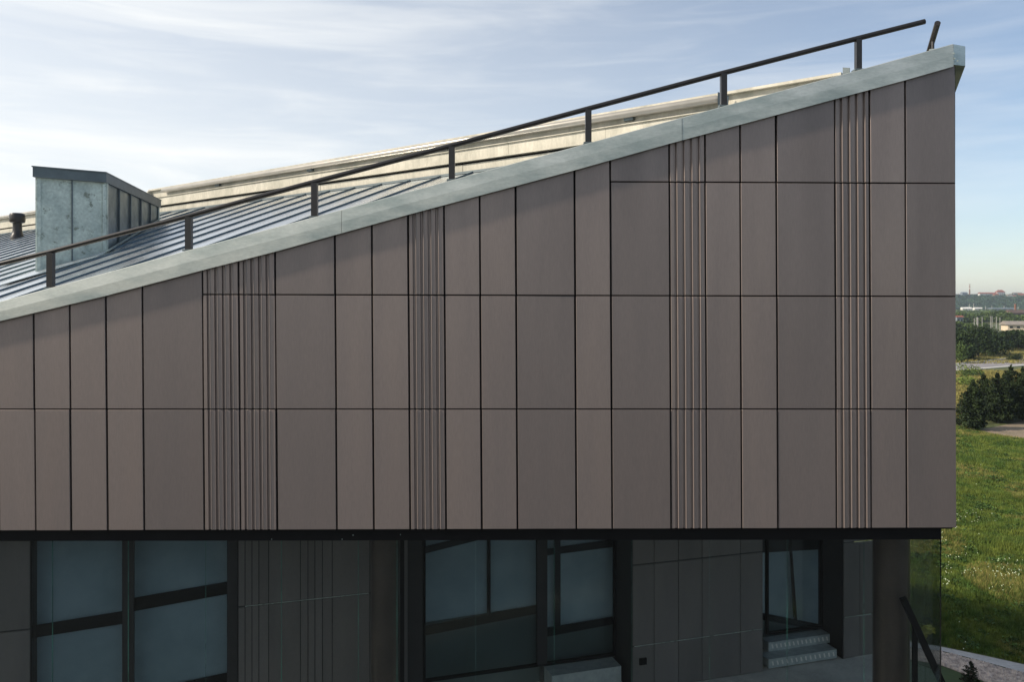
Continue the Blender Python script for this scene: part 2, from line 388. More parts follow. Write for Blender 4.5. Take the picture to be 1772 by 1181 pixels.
MB().prism(fl[::-1], (0,0,-.35)).build('terrace_floor', 'conc', bld)
MB().prism([Vector((-12,.1,-9.30)), Vector((7.5,.1,-9.30)), Vector((10.0,9,-9.30)), Vector((-12,9,-9.30))], (0,0,-2.75)).build('base_wall', 'dark', bld)
# inner wall masses between the windows
zc = -3.95
def mass(pa, pb, sb=None):
    m_ = MB(); wbox(m_, W(pa), sb if sb is not None else W(pb), .03, .95, FZ, zc); return m_.build('inner_wall', 'dark', bld)
mass(-330, 52); mass(411, 690); mass(1094, 1321); mass(1459, 0, 9.05)
m_ = MB(); wbox(m_, W(-330)-.5, 9.5, 3.2, 3.3, FZ, zc); m_.build('back_wall', 'dark', bld)
PAN = [( -60,-10),(-10,52)]
segs = [(412,424),(424,436),(436,448),(448,465),(465,520),(520,533),(533,545),(545,558),(558,575),(575,640),(640,690),
        (1095,1132),(1132,1174),(1174,1215),(1215,1281),(1281,1320),(1460,1488),(1488,1530)]
for a, b in PAN + segs:
    for z0, z1 in ((zc, -6.01), (-6.04, -7.885), (-7.91, FZ+.02)):
        m_ = MB(); wbox(m_, W(a)+.008, W(b)-.008, 0 if b-a > 20 else -.01*(a % 2), .028, z1, z0-.002)
        m_.build('inner_panel', 'inner', bld)
m_ = MB(); wbox(m_, W(1106), W(1118), -.04, 0, -8.33, -8.18); m_.build('wall_box', 'black', bld)
for a, b, z in ((1098,1319,-7.897),(1462,1508,-7.897),(424,638,-6.024)):
    m_ = MB(); wbox(m_, W(a), W(b), -.002, .004, z-.006, z+.006); m_.build('joint_trim', 'zinc', bld)

def window(pa, pb, d, zb, mullions=(), name='window', reflection_bars=(), low=None, extra_frame=.05):
    """recessed window: frame, pane, blinds and bars behind the pane"""
    s0, s1 = W(pa, None, d), W(pb, None, d)
    f = MB(); t = extra_frame
    wbox(f, s0-t, s0, d-.04, d+.06, zb-t, zc); wbox(f, s1, s1+t, d-.04, d+.06, zb-t, zc); wbox(f, s0, s1, d-.04, d+.06, zb-t, zb)
    wi = f.build(name, 'black', bld)
    edges = [s0] + [x for a, b in mullions for x in (W(a,None,d), W(b,None,d))] + [s1]
    for a, b in mullions:
        m_ = MB(); wbox(m_, W(a,None,d), W(b,None,d), d-.05, d+.07, zb, zc); m_.build('mullion', 'dark', wi)
    for i in range(0, len(edges), 2):
        m_ = MB(); wbox(m_, edges[i], edges[i+1], d, d+.012, zb, zc); m_.build('pane', 'glass2', wi)
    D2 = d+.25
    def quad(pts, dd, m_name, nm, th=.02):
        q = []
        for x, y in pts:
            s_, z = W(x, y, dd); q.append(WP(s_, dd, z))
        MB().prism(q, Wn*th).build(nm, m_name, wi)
    for pts, dd, mn, nm in reflection_bars: quad(pts, D2+dd, mn, nm)  # coloured panels and strips stand in for reflections in the pane
    return wi
window(56, 393, .12, -8.9, mullions=((212,232),), reflection_bars=[
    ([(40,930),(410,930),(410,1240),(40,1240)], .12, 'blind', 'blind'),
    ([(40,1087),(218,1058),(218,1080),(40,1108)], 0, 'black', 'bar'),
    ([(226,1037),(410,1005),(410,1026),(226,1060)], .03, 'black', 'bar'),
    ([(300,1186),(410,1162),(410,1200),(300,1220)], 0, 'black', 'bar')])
window(736, 1062, .80, -8.36, mullions=((929,946),), reflection_bars=[
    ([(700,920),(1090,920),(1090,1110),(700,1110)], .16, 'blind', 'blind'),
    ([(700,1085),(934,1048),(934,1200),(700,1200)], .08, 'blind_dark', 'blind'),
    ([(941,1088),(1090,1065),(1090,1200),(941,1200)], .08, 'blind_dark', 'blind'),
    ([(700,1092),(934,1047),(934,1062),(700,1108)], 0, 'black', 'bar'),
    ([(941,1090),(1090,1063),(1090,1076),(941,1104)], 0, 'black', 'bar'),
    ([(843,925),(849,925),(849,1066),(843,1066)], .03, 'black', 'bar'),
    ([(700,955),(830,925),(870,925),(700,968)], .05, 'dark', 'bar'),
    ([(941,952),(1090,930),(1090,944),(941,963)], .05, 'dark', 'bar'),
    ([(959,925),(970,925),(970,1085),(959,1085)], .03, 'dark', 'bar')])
w3 = window(1329, 1421, .80, -8.38, reflection_bars=[
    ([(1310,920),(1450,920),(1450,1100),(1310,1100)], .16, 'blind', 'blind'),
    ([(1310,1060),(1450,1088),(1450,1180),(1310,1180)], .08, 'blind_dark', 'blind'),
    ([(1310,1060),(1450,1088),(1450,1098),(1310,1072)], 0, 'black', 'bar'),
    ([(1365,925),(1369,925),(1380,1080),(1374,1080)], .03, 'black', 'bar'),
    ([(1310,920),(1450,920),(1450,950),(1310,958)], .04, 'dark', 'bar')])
# dark frame posts either side of the big window
for a, b, d0, d1, mm in ((393,411,-.02,.2,'dark'),(691,700,.0,.1,'black'),(700,707,.1,.2,'inner'),(708,735,.2,.9,'dark')):
    m_ = MB(); wbox(m_, W(a)+.004, W(b)-.004, d0, d1, FZ, zc); m_.build('jamb', mm, bld)
# perforated metal threshold steps below the windows
def threshold(pa, pb, d0, d1, z0, z1, nslots, name='threshold'):
    m_ = MB(); s0, s1 = W(pa, None, d0), W(pb, None, d0)
    wbox(m_, s0, s1, d0, d1, z0, z1); th = m_.build(name, 'step', bld)
    m2 = MB()
    for i in range(nslots):
        sc_ = s0 + (s1-s0)*(i+.8)/(nslots+.6)
        q = [WP(sc_-.02, d0-.004, (z0+z1)/2+.055), WP(sc_+.02, d0-.004, (z0+z1)/2+.055), WP(sc_+.045, d0-.004, (z0+z1)/2-.045), WP(sc_+.008, d0-.004, (z0+z1)/2-.045)]
        m2.prism(q, Wn*.003)
    m2.build('slot', 'white', th)
threshold(1330, 1448, .03, .42, -8.90, -8.68, 14); threshold(1330, 1436, .42, .76, -8.68, -8.46, 14)
threshold(955, 1075, .25, .76, -8.90, -8.42, 0)
# columns between the glass and the inner wall
for px, Y, r_ in ((1542, 1.4, .325), (667, 1.15, .27)):
    c = P(px, 1000, Y)
    o = MB().tube([(c.x, c.y, FZ), (c.x, c.y, zc)], r_, 40).build('column', 'column', bld); shade(o)
# glass screen panes with green edges in the joints
gx = [-173,-41,91,222,356,487,620,687,823,959,1093,1228,1362,1495,1628]
for a, b in zip(gx, gx[1:]):
    A, B = P(a+.7, 0, .28), P(b-.7, 0, .28)
    MB().hexa([Vector((A.x,.28,FZ-.3)), Vector((B.x,.28,FZ-.3)), Vector((B.x,.292,FZ-.3)), Vector((A.x,.292,FZ-.3)),
               Vector((A.x,.28,-4.1)), Vector((B.x,.28,-4.1)), Vector((B.x,.292,-4.1)), Vector((A.x,.292,-4.1))]).build('glass_pane', 'glass', bld)
for i, x in enumerate(gx[1:-1]):
    if x in (1093, 1228, 1495): wd = .0015
    else: wd = .007 if x in (91,222,487,620,687) else .003
    a = P(x, 0, .286)
    MB().box((a.x, .286, (FZ-.3-4.1)/2), (wd, .012, FZ*-1-.3-4.1+.55)).build('glass_joint', 'greenedge', bld)
for j in range(5):                                           # glazed return along the flank
    a = Vector((g0.x+.004, .30, 0)) + E*(j*1.3+.006); b = a + E*1.288; nrm = Vector((-.012, .0036, 0))
    q = [a, b, b+nrm, a+nrm]
    MB().hexa([Vector((p.x,p.y,FZ-.3)) for p in q] + [Vector((p.x,p.y,-4.1)) for p in q]).build('glass_pane', 'glass', bld)
MB().hexa([Vector((g0.x-.004,.275,FZ-.3)), Vector((g0.x+.006,.275,FZ-.3)), Vector((g0.x+.006,.30,FZ-.3)), Vector((g0.x-.004,.30,FZ-.3)),
           Vector((g0.x-.004,.275,-4.1)), Vector((g0.x+.006,.275,-4.1)), Vector((g0.x+.006,.30,-4.1)), Vector((g0.x-.004,.30,-4.1))]).build('corner_bead', 'black', bld)

# ================================================================== handrail in the glazed corner
hr = thing('stair_handrail', P(1590, 1180, .9), 'black sloping handrail behind the glass corner beside the dark round column', 'handrail')
a, b = P(1562, 1035, .9), P(1640, 1205, .7)
d_ = (b-a).normalized(); nn = d_.cross(Vector((0,1,0))).normalized()
MB().box((a+b)/2, ((b-a).length, .06, .115), (d_, Vector((0,1,0)), nn)).build('rail', 'black', hr)
for px, Y in ((1583, .85), (1632, .72)):
    c = P(px, 1100, Y); t_ = lerp([(1562,1035),(1640,1205)], px)
    MB().box((c.x, c.y, (P(px,t_,Y).z+FZ)/2), (.09, .05, P(px,t_,Y).z-FZ-.05)).build('post', 'black', hr)

# ================================================================== roof railing
rr = thing('roof_railing', P(886, 284, .12), 'long dark tube railing on posts climbing along the sloping roof edge', 'railing')
RL = [(-160,500),(0,457),(88,436),(327,374),(425,347),(544,315),(782,252),(1018,188),(1252,126),(1485,66),(1600,37)]
rail_pts = [P(x, y, .14) for x, y in RL]
o = MB().tube([P(x,y,.14) for x, y in RL[:5]], .043, 16).build('rail', 'rail', rr); shade(o)
o = MB().tube([P(x,y,.14) for x, y in [(425.8,346.8)]+RL[5:]], .046, 16).build('rail', 'rail', rr); shade(o)
for i, x in enumerate((-150, 88, 327, 544.5, 782, 1018, 1252, 1485)):
    yt = lerp(RL, x); yb = lerp(FT, x)
    a, b = P(x, yt, .14), P(x, yb, .14)
    MB().box((b.x, .14, (a.z-.02+b.z-.02)/2), (.105 if x < 1300 else .095, .10, a.z-b.z)).build('post', 'rail', rr)
    MB().box((b.x, .14, b.z+.0), (.17, .16, .03)).build('base_plate', 'zinc_dark', rr)
sr = thing('flank_railing', P(1617, 85, .3), 'short dark tube railing end seen end-on above the peak corner', 'railing')
a = P(1622.5, 39.5, .12)
pts = [a, a + Vector((.3,1,-.42))*4.0]
o = MB().tube(pts, .050, 16).build('rail', 'rail', sr); shade(o)
q = a + Vector((.3,1,-.42))*.38
MB().tube([q, Vector((q.x, q.y, q.z-.42))], .026, 10).build('post', 'rail', sr)
for t_ in (2.2, 3.9):
    q = a + Vector((.3,1,-.42))*t_
    MB().tube([q, Vector((q.x, q.y, q.z-.6))], .026, 10).build('post', 'rail', sr)

# ================================================================== ventilation shaft on the roof
def hit_roof(px, py):
    u, v = (px-886)*.01, (525-py)*.01
    k = (1.473 - 14*.299)/(v - .2345*u - 14*.299); return Vector((u*k, 14*(k-1), v*k))
A, B, C = hit_roof(63,473), hit_roof(184,437), hit_roof(275,382)
Dd = A + (C-B); zt = 3.50
shf = thing('ventilation_shaft', ((A+B+C+Dd)/4), 'tall zinc clad box shaft standing on the seamed metal roof', 'ventilation shaft')
def vwall(a, b, z0off, z1, frac0, frac1, m_name, nm, th=.03, inset=0.0):
    p, q = a.lerp(b, frac0), a.lerp(b, frac1)
    n_ = Vector(((b-a).y, -(b-a).x, 0)).normalized()
    f = [Vector((p.x,p.y,rz(p.x,p.y)-.1)), Vector((q.x,q.y,rz(q.x,q.y)-.1)), Vector((q.x,q.y,z1)), Vector((p.x,p.y,z1))]
    f = [x - n_*inset for x in f]
    return MB().prism(f[::-1], -n_*th).build(nm, m_name, shf)
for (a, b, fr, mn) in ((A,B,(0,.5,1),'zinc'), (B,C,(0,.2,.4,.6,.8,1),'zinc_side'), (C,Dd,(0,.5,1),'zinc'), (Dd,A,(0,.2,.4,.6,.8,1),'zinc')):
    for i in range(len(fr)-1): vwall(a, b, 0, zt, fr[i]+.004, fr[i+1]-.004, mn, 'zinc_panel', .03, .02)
    n_ = Vector(((b-a).y, -(b-a).x, 0)).normalized(); e = (b-a).normalized(); e.z = 0; e.normalize()
    for i, f_ in enumerate(fr):
        p = a.lerp(b, f_); wd = .035 if 0 < f_ < 1 else .10
        c = p - n_*(-.012)
        if f_ == 0: c = c + e*.05
        if f_ == 1: c = c - e*.05
        z0 = rz(p.x, p.y)-.1
        MB().box((c.x, c.y, (z0+zt)/2), (wd, .04 if wd < .05 else .025, zt-z0), (e, n_, Vector((0,0,1)))).build('seam' if wd < .05 else 'corner_trim', 'zinc_dark' if wd < .05 else 'zinc', shf)
cen = (A+B+C+Dd)/4
def grow(p, g): v = Vector((p.x-cen.x, p.y-cen.y, 0)); return Vector((p.x, p.y, 0)) + v.normalized()*g
q = [grow(p, .16) for p in (A,B,C,Dd)]
MB().hexa([p + Vector((0,0,3.40)) for p in q] + [p + Vector((0,0,3.66)) for p in q]).build('cap', 'zinc_dark', shf)
q = [grow(p, .21) for p in (A,B,C,Dd)]
MB().hexa([p + Vector((0,0,3.66)) for p in q] + [p + Vector((0,0,3.69)) for p in q]).build('cap_plate', 'zinc_dark', shf)
# apron flashing round its foot
ap = [A + (A-B)*.25 + (A-Dd)*.05, B + (B-A)*.05 + (B-C)*.04, B + (B-A)*.03 + (B-C)*.16, A + (A-B)*.35 + (A-Dd)*.16]
MB().prism([Vector((p.x,p.y,rz(p.x,p.y)+.068)) for p in ap], (0,0,-.015)).build('apron_flashing', 'roof', shf)
f2 = [B + (B-C)*.04, C, C+(C-Dd)*.06, B+(B-C)*.06+(B-A)*.10]
MB().prism([Vector((p.x,p.y,rz(p.x,p.y)+.066)) for p in f2], (0,0,-.015)).build('side_flashing', 'zinc', shf)

# ================================================================== mushroom vent pipe
v0 = hit_roof(30, 412); s_ = .026
vp = thing('vent_pipe', v0, 'dark mushroom capped vent pipe on the roof left of the shaft', 'vent pipe')
def lathe(c, prof, n=24):
    vs = []; fs = []
    for r_, z in prof:
        vs += [Vector((c.x+r_*math.cos(2*math.pi*j/n), c.y+r_*math.sin(2*math.pi*j/n), c.z+z)) for j in range(n)]
    for i in range(len(prof)-1):
        for j in range(n): fs.append((i*n+j, i*n+(j+1)%n, (i+1)*n+(j+1)%n, (i+1)*n+j))
    fs += [tuple(reversed(range(n))), tuple(range((len(prof)-1)*n, len(prof)*n))]
    m_ = MB(); m_.add(vs, fs); return m_
shade(lathe(v0, [(.30,-.1),(.29,.05),(.22,.18),(.19,.32),(.185,.62),(.20,.70)]).build('pipe', 'rail', vp))
shade(lathe(v0+Vector((0,0,.66)), [(.20,0),(.29,.03),(.32,.10),(.32,.34),(.29,.42),(.20,.455),(.05,.465)]).build('vent_cap', 'rail', vp))

# ================================================================== cream metal clad neighbour with level eaves
nb = thing('upper_roof_building', RP(16, -2), 'cream metal edged upper roof behind the sloping roof with a long gutter', 'building')
ES = lambda px: (lambda t: t*2.2671 + 2.763)((6.4 - .01*(px-886)*1.1214)/(1.783 + .001*(px-886)))   # pixel -> s along eaves
def EP(s_, d, z): p = P0 + EL*s_ + UP*d; return Vector((p.x, p.y, z))         # d behind the wall face
def ebox(s0, s1, d0, d1, z0, z1): 
    return MB().hexa([EP(s1,d0,z0),EP(s0,d0,z0),EP(s0,d1,z0),EP(s1,d1,z0),EP(s1,d0,z1),EP(s0,d0,z1),EP(s0,d1,z1),EP(s1,d1,z1)])
sR, sM, sL = ES(1460), ES(262), 56
seq = [sR, 5.2, 8.1, 11.0, 13.9, 17.0, 20.1, 23.4, sM]
for a, b in zip(seq, seq[1:]):
    ebox(a+.004, b-.004, .0, .10, 3.80, 4.40).build('upper_band', 'cream', nb)
    ebox(a+.006, b-.006, -.06, -.003, 3.795, 3.825).build('drip_ledge', 'cream', nb)
    ebox(a+.006, b-.006, -.05, -.003, 4.12, 4.14).build('drip_ledge', 'cream', nb)
for a, b in zip([sR,6.7,9.8,12.6,15.4,18.6,21.8,25.0], [6.7,9.8,12.6,15.4,18.6,21.8,25.0,sM+3]):
    ebox(a+.004, b-.004, .03+.01*(int(a)%2), .12, 3.53, 3.735).build('lower_band', 'cream', nb)
for a, b in ((sM+.1, 35), (35.01, 44), (44.01, sL)):
    ebox(a, b, .0, .10, 3.80, 4.35).build('upper_band', 'cream', nb)
    ebox(a, b, .03, .12, 3.53, 3.735).build('lower_band', 'cream', nb)
ebox(sR, sL, .13, 3.0, 3.2, 4.3).build('wall', 'backing', nb)
ebox(sR, sL, -.10, .125, 3.46, 3.525).build('base_flashing', 'zinc_dark', nb)
ebox(sR, sM, -.12, 3.2, 4.405, 4.46).build('roof_edge', 'cream', nb)
ebox(sM+.02, sL, -.05, 3.2, 4.36, 4.40).build('roof_edge', 'cream', nb)
ebox(sM-.06, sM+.02, -.16, .1, 3.80, 4.40).build('end_plate', 'cream', nb)
def gutter(s0, s1, z=4.33, r_=.085):
    m_ = MB(); n = 14; vs = []
    for s_ in (s0, s0+.06, s1-.06, s1):
        rr_ = r_*(.6 if s_ in (s0, s1) else 1)
        vs += [EP(s_, -.13 - rr_*math.sin(2*math.pi*j/n), z + rr_*math.cos(2*math.pi*j/n)) for j in range(n)]
    fs = []
    for i in range(3):
        for j in range(n): fs.append((i*n+j, i*n+(j+1)%n, (i+1)*n+(j+1)%n, (i+1)*n+j))
    fs += [tuple(range(n)), tuple(range(4*n-1, 3*n-1, -1))]
    g_ = shade(m_.add(vs, fs).build('gutter', 'gutter', nb)); return g_
g1 = gutter(ES(1250), ES(287)); g2 = gutter(ES(245), sL, 4.32, .08)
for px in (1092, 770, 540, 380):
    s_ = ES(px); ebox(s_-.12, s_+.12, -.10, .0, 4.19, 4.25).build('bracket', 'zinc_dark', g1)
for px in (1105, 797, 572, 1415):
    s_ = ES(px); ebox(s_-.10, s_+.10, .15, .35, 4.46, 4.52).build('clip', 'zinc_dark', nb)
s_ = ES(1262); 
MB().prism([EP(s_+.12,-.28,4.16), EP(s_-.06,-.20,4.10), EP(s_-.06,-.12,4.36), EP(s_+.12,-.28,4.44)], UP*.02).build('gutter_end_plate', 'zinc_dark', nb)
s_ = ES(1467)
MB().prism([EP(s_+.05,-.1,4.40), EP(s_-.08,-.1,4.40), EP(s_-.08,-.1,4.52), EP(s_+.05,-.1,4.55)], UP*.02).build('corner_plate', 'zinc_dark', nb)

# ================================================================== GROUND
GZ = -12.0
me = MB(); me.add([(-5000,-3000,GZ),(5000,-3000,GZ),(5000,6000,GZ),(-5000,6000,GZ)], [(0,1,2,3)])
me.build('ground', 'ground', kind='structure')
MB().add([(-90,-120,GZ+.012),(80,-120,GZ+.012),(80,-.5,GZ+.012),(-90,-.5,GZ+.012)], [(0,1,2,3)]).build('forecourt', 'tarmac', kind='structure')  # unseen ground, added to keep glass reflections and bounce dark and neutral
def G(px, py, dz=0.0):                                       # ground point seen at a pixel
    d = 1400*12/(py-525); return Vector(((px-886)/1400*d, d-14, GZ+dz))
def sheet(name, pts, m_, dz, label=None, kind='structure', th=0):
    q = [G(x, y, dz) for x, y in pts]
    if th: mbx = MB().prism(q, (0,0,-th))
    else: mbx = MB().add(q, [tuple(range(len(q)))])
    return mbx.build(name, m_, kind=kind)
sheet('path', [(1560,1121),(1628,1128),(1700,1146),(1772,1166),(1880,1200),(1880,1182),(1772,1152),(1700,1136),(1628,1121),(1560,1110)][::-1][:10], 'pathconc', .02)
sheet('gravel_strip', [(1560,1122),(1628,1129),(1700,1147),(1772,1167),(1880,1201),(1880,1250),(1772,1215),(1700,1180),(1628,1153),(1560,1140)], 'gravel', .012)
sheet('lawn', [(1500,1130),(1560,1141),(1628,1154),(1700,1181),(1772,1216),(1880,1251),(1880,1600),(1400,1600)], 'lawn', .012)
sheet('bare_earth', [(1690,745),(1716,741),(1772,729),(1850,722),(1850,790),(1772,760),(1735,757),(1712,751)], 'dirt', .012)
RN = [(1560,649),(1658,641),(1712,637),(1772,632),(1900,624)]; RF = [(1560,637),(1658,631),(1712,625.5),(1772,618.5),(1900,608)]
sheet('road', RN + RF[::-1], 'asphalt', .012)
def strip(pts, dy, dz, th, name, m_):
    q = [G(x, y, dz) for x, y in pts] + [G(x, y+dy, dz) for x, y in reversed(pts)]
    for i in range(len(pts)-1):
        pass
    n = len(pts); vs = [G(x,y,dz) for x,y in pts] + [G(x,y+dy,dz) for x,y in pts] + [G(x,y,dz-th) for x,y in pts] + [G(x,y+dy,dz-th) for x,y in pts]
    fs = []
    for i in range(n-1):
        fs += [(i,n+i,n+i+1,i+1), (n+i,3*n+i,3*n+i+1,n+i+1), (i,i+1,2*n+i+1,2*n+i)]
    return ob(name, vs, fs, m_, None, False, 'structure')
strip(RN, 1.5, .12, .12, 'kerb', 'kerb'); strip([(x, y-1.2) for x, y in RF], 1.1, .12, .12, 'kerb', 'kerb')
# pebbles on the gravel strip
rg = np.random.RandomState(4)
def in_strip(d, x):
    px = 886 + x/d*1400; py = 525 + 1400*12/d
    return lerp([(1560,1124),(1628,1131),(1700,1149),(1772,1169),(1880,1203)], px) < py < lerp([(1560,1138),(1628,1151),(1700,1178),(1772,1213),(1880,1248)], px)
m_ = MB(); cnt = 0
while cnt < 3000:
    d = rg.uniform(23.5, 28.5); x = rg.uniform(.50, .70)*d
    if not in_strip(d, x): continue
    cnt += 1; r_ = rg.uniform(.04, .12); c = Vector((x, d-14, GZ+.02))
    vs = [c + Vector((math.cos(a)*r_*rg.uniform(.7,1.2), math.sin(a)*r_*rg.uniform(.7,1.2), 0)) for a in (0,1.26,2.5,3.8,5.0)] + [c + Vector((rg.uniform(-.3,.3)*r_, rg.uniform(-.3,.3)*r_, r_*.8))]
    m_.add(vs, [(0,1,5),(1,2,5),(2,3,5),(3,4,5),(4,0,5)])
m_.build('pebbles', 'stone', kind='stuff')
# meadow grass
def tufts(n, dlo, dhi, flo, fhi, hlo, hhi, wd, name, m_, power=1.0, mask=None, blades=3, z0=0.0):
    d = dlo + (dhi-dlo)*rg.rand(n)**power; f = flo + (fhi-flo)*rg.rand(n); x = f*d; y = d-14
    py = 525 + 1400*12/d; px = 886 + f*1400
    keep = np.ones(n, bool)
    keep &= ~((py > np.interp(px, [1560,1628,1700,1772,1880],[1108,1119,1134,1150,1180])-1))
    keep &= ~((px > 1690) & (py > 722) & (py < np.interp(px,[1690,1712,1735,1772,1850],[745,751,757,760,790])))
    if mask is not None: keep &= mask(x, y)
    x, y, d = x[keep], y[keep], d[keep]; n = len(x)
    hmod = .55 + .9*(np.sin(x*.9+np.sin(y*.7)*2)*.5+.5)*(np.sin(y*.55+x*.2)*.5+.5)
    V = np.zeros((n, blades, 3, 3)); 
    for b in range(blades):
        a = rg.rand(n)*6.283; h = (hlo+(hhi-hlo)*rg.rand(n))*hmod; le = rg.uniform(-.5,.5,(n,2))*h[:,None]
        ox, oy = rg.uniform(-.06,.06,n), rg.uniform(-.06,.06,n)
        for j, sg in ((0,-1),(1,1)):
            V[:,b,j,0] = x+ox+sg*np.cos(a)*wd; V[:,b,j,1] = y+oy+sg*np.sin(a)*wd; V[:,b,j,2] = GZ+z0
        V[:,b,2,0] = x+ox+le[:,0]; V[:,b,2,1] = y+oy+le[:,1]; V[:,b,2,2] = GZ+z0+h
    V = V.reshape(-1, 3); nt_ = len(V)//3
    me = bpy.data.meshes.new(name); me.vertices.add(len(V)); me.vertices.foreach_set('co', V.ravel())
    me.loops.add(len(V)); me.loops.foreach_set('vertex_index', np.arange(len(V), dtype=np.int32))
    me.polygons.add(nt_); me.polygons.foreach_set('loop_start', np.arange(0, len(V), 3, dtype=np.int32))
    me.update(calc_edges=True); me.validate(); me.materials.append(M[m_])
    o = bpy.data.objects.new(name, me); COL.objects.link(o); o['kind'] = 'stuff'; return o
tufts(90000, 26, 78, .49, .70, .10, .34, .016, 'grass', 'grass', 1.2, blades=4)
tufts(60000, 26, 78, .49, .70, .12, .42, .013, 'dry_grass', 'grass_dry', 1.2, mask=lambda x, y: np.sin(x*.55+1+np.sin(y*.4))*np.sin(y*.31+x*.1) > .05)
tufts(20000, 20, 90, .25, 1.1, .12, .35, .025, 'grass', 'grass', 1.0)
tufts(26000, 84, 143, .50, .68, .2, .6, .05, 'rough_grass', 'grass_dry', 1.0)
tufts(12000, 160, 260, .50, .68, .2, .5, .08, 'rough_grass', 'grass_dry', 1.0)
def flowers(n, mask, name='flowers'):
    m_ = MB(); c = 0; tries = 0
    while c < n and tries < 200000:
        tries += 1
        d = 26+52*rg.rand()**1.3; x = rg.uniform(.50,.69)*d; y = d-14
        if not mask(886+x/d*1400, 525+16800/d) : continue
        c += 1; z = GZ+rg.uniform(.22,.36); r_ = rg.uniform(.012,.034)
        q = Vector((x,y,z)); m_.add([q+Vector((-r_,0,-.2*r_)), q+Vector((0,-r_,.2*r_)), q+Vector((r_,0,0)), q+Vector((0,r_,.9*r_)), q+Vector((0,0,1.2*r_))], [(0,1,4),(1,2,4),(2,3,4),(3,0,4)])
    return m_.build(name, 'flower', kind='stuff')
clus = [(1632,945,8,10),(1664,962,14,12),(1640,1000,14,16),(1700,1003,30,6),(1750,1005,26,8),(1735,1020,20,14),(1765,985,10,8),(1670,905,30,10),(1636,1015,8,6),(1740,990,30,10)]
flowers(190, lambda px, py: any(rg.rand() < math.exp(-((px-a)/w_)**2-((py-b)/h_)**2)*.9 for a, b, w_, h_ in clus) or rg.rand() < .006)

# ================================================================== vegetation
WEEDS = True
def leaves(cs, n, size, rngs, name, m_, parent=None, flat=.0, kind=None, drop=0):
    """cs: list of (centre, (rx,ry,rz)) lobes; n leaf-sized triangles through their outer shells"""
    vol = np.array([r_[0]*r_[1]*r_[2] for _, r_ in cs])**.67; pick = rngs.choice(len(cs), n, p=vol/vol.sum())
    C_ = np.array([tuple(c) for c, _ in cs])[pick]; R_ = np.array([r_ for _, r_ in cs])[pick]
    u = rngs.normal(size=(n,3)); u /= np.linalg.norm(u, axis=1)[:,None]
    rad = rngs.rand(n)**.38; lump = 1 + .22*np.sin(u[:,0]*5+pick)*np.cos(u[:,2]*6+pick*1.7)
    p = C_ + u*R_*(rad*lump)[:,None]
    sz = size*(.5+rngs.rand(n))
    a = rngs.normal(size=(n,3)); a /= np.linalg.norm(a, axis=1)[:,None]
    b = rngs.normal(size=(n,3)); b -= a*(a*b).sum(1)[:,None]; b /= np.linalg.norm(b, axis=1)[:,None]
    V = np.stack([p-a*sz[:,None], p+b*sz[:,None]*.75, p+a*sz[:,None], p-b*sz[:,None]*.75], 1).reshape(-1,3)
    me = bpy.data.meshes.new(name); me.vertices.add(len(V)); me.vertices.foreach_set('co', V.ravel())
    me.loops.add(len(V)); me.loops.foreach_set('vertex_index', np.arange(len(V), dtype=np.int32))
    me.polygons.add(n); me.polygons.foreach_set('loop_start', np.arange(0, len(V), 4, dtype=np.int32))
    me.update(calc_edges=True); me.materials.append(M[m_])
    o = bpy.data.objects.new(name, me); COL.objects.link(o)
    if parent: o.parent = parent; o.matrix_parent_inverse = parent_inv(parent)
    if kind: o['kind'] = kind
    return o
lob = []
while len(lob) < 420:
    d = 27+50*rg.rand(); f = rg.uniform(.49,.69); y = 525+16800/d; px = 886+f*1400
    if y > np.interp(px, [1560,1628,1700,1772,1880],[1104,1115,1130,1146,1176]) or (px > 1690 and 722 < y < np.interp(px,[1690,1712,1735,1772,1850],[747,753,759,762,792])): continue
    h_ = rg.uniform(.10,.26); lob.append((Vector((f*d, d-14, GZ+h_*.6)), (h_*rg.uniform(1,2.4), h_*rg.uniform(1,2.4), h_*.7)))
leaves(lob, 30000, .045, rg, 'weeds', 'weed', kind='stuff')
def tree(px, dist, top_py, wide, label, m_='leaf_dark', n=2600, leaf=.22, name='leafy_tree', group=None, seed=1, cat='tree', lowc=.12):
    r_ = np.random.RandomState(seed); x = (px-886)/1400*dist; base = Vector((x, dist-14, GZ)); H = (525-top_py)/1400*dist - GZ
    t = thing(name, base, label, cat, group)
    lobes = []
    for i in range(9):
        f = r_.rand(); z = H*(lowc+.18 + (.70-lowc)*f); rr_ = wide*(.30+.22*math.sin(math.pi*min(1,f+.15)))
        a = r_.rand()*6.28; q = wide*.5*(1-.55*f)*r_.rand()**.5
        lobes.append((base + Vector((math.cos(a)*q, math.sin(a)*q, z)), (rr_, rr_, min(rr_*.8, H-z, z+.2))))
    lobes.append((base + Vector((0,0,H*.72)), (wide*.38, wide*.38, H*.28)))
    leaves(lobes, n, leaf, r_, 'crown', m_, t)
    w0 = H*.028
    tb = MB().tube([base, base+Vector((.05*H*.3,0,H*.3)), base+Vector((0,.02*H,H*.75))], [w0*1.4, w0, w0*.3], 7)
    for i in range(4):
        a = i*1.6+seed; z = H*(.28+.1*i); tb.tube([base+Vector((0,0,z)), base+Vector((math.cos(a)*wide*.35, math.sin(a)*wide*.35, z+H*.15))], [w0*.5, w0*.15], 5)
    tb.build('trunk', 'bark', t)
    return t
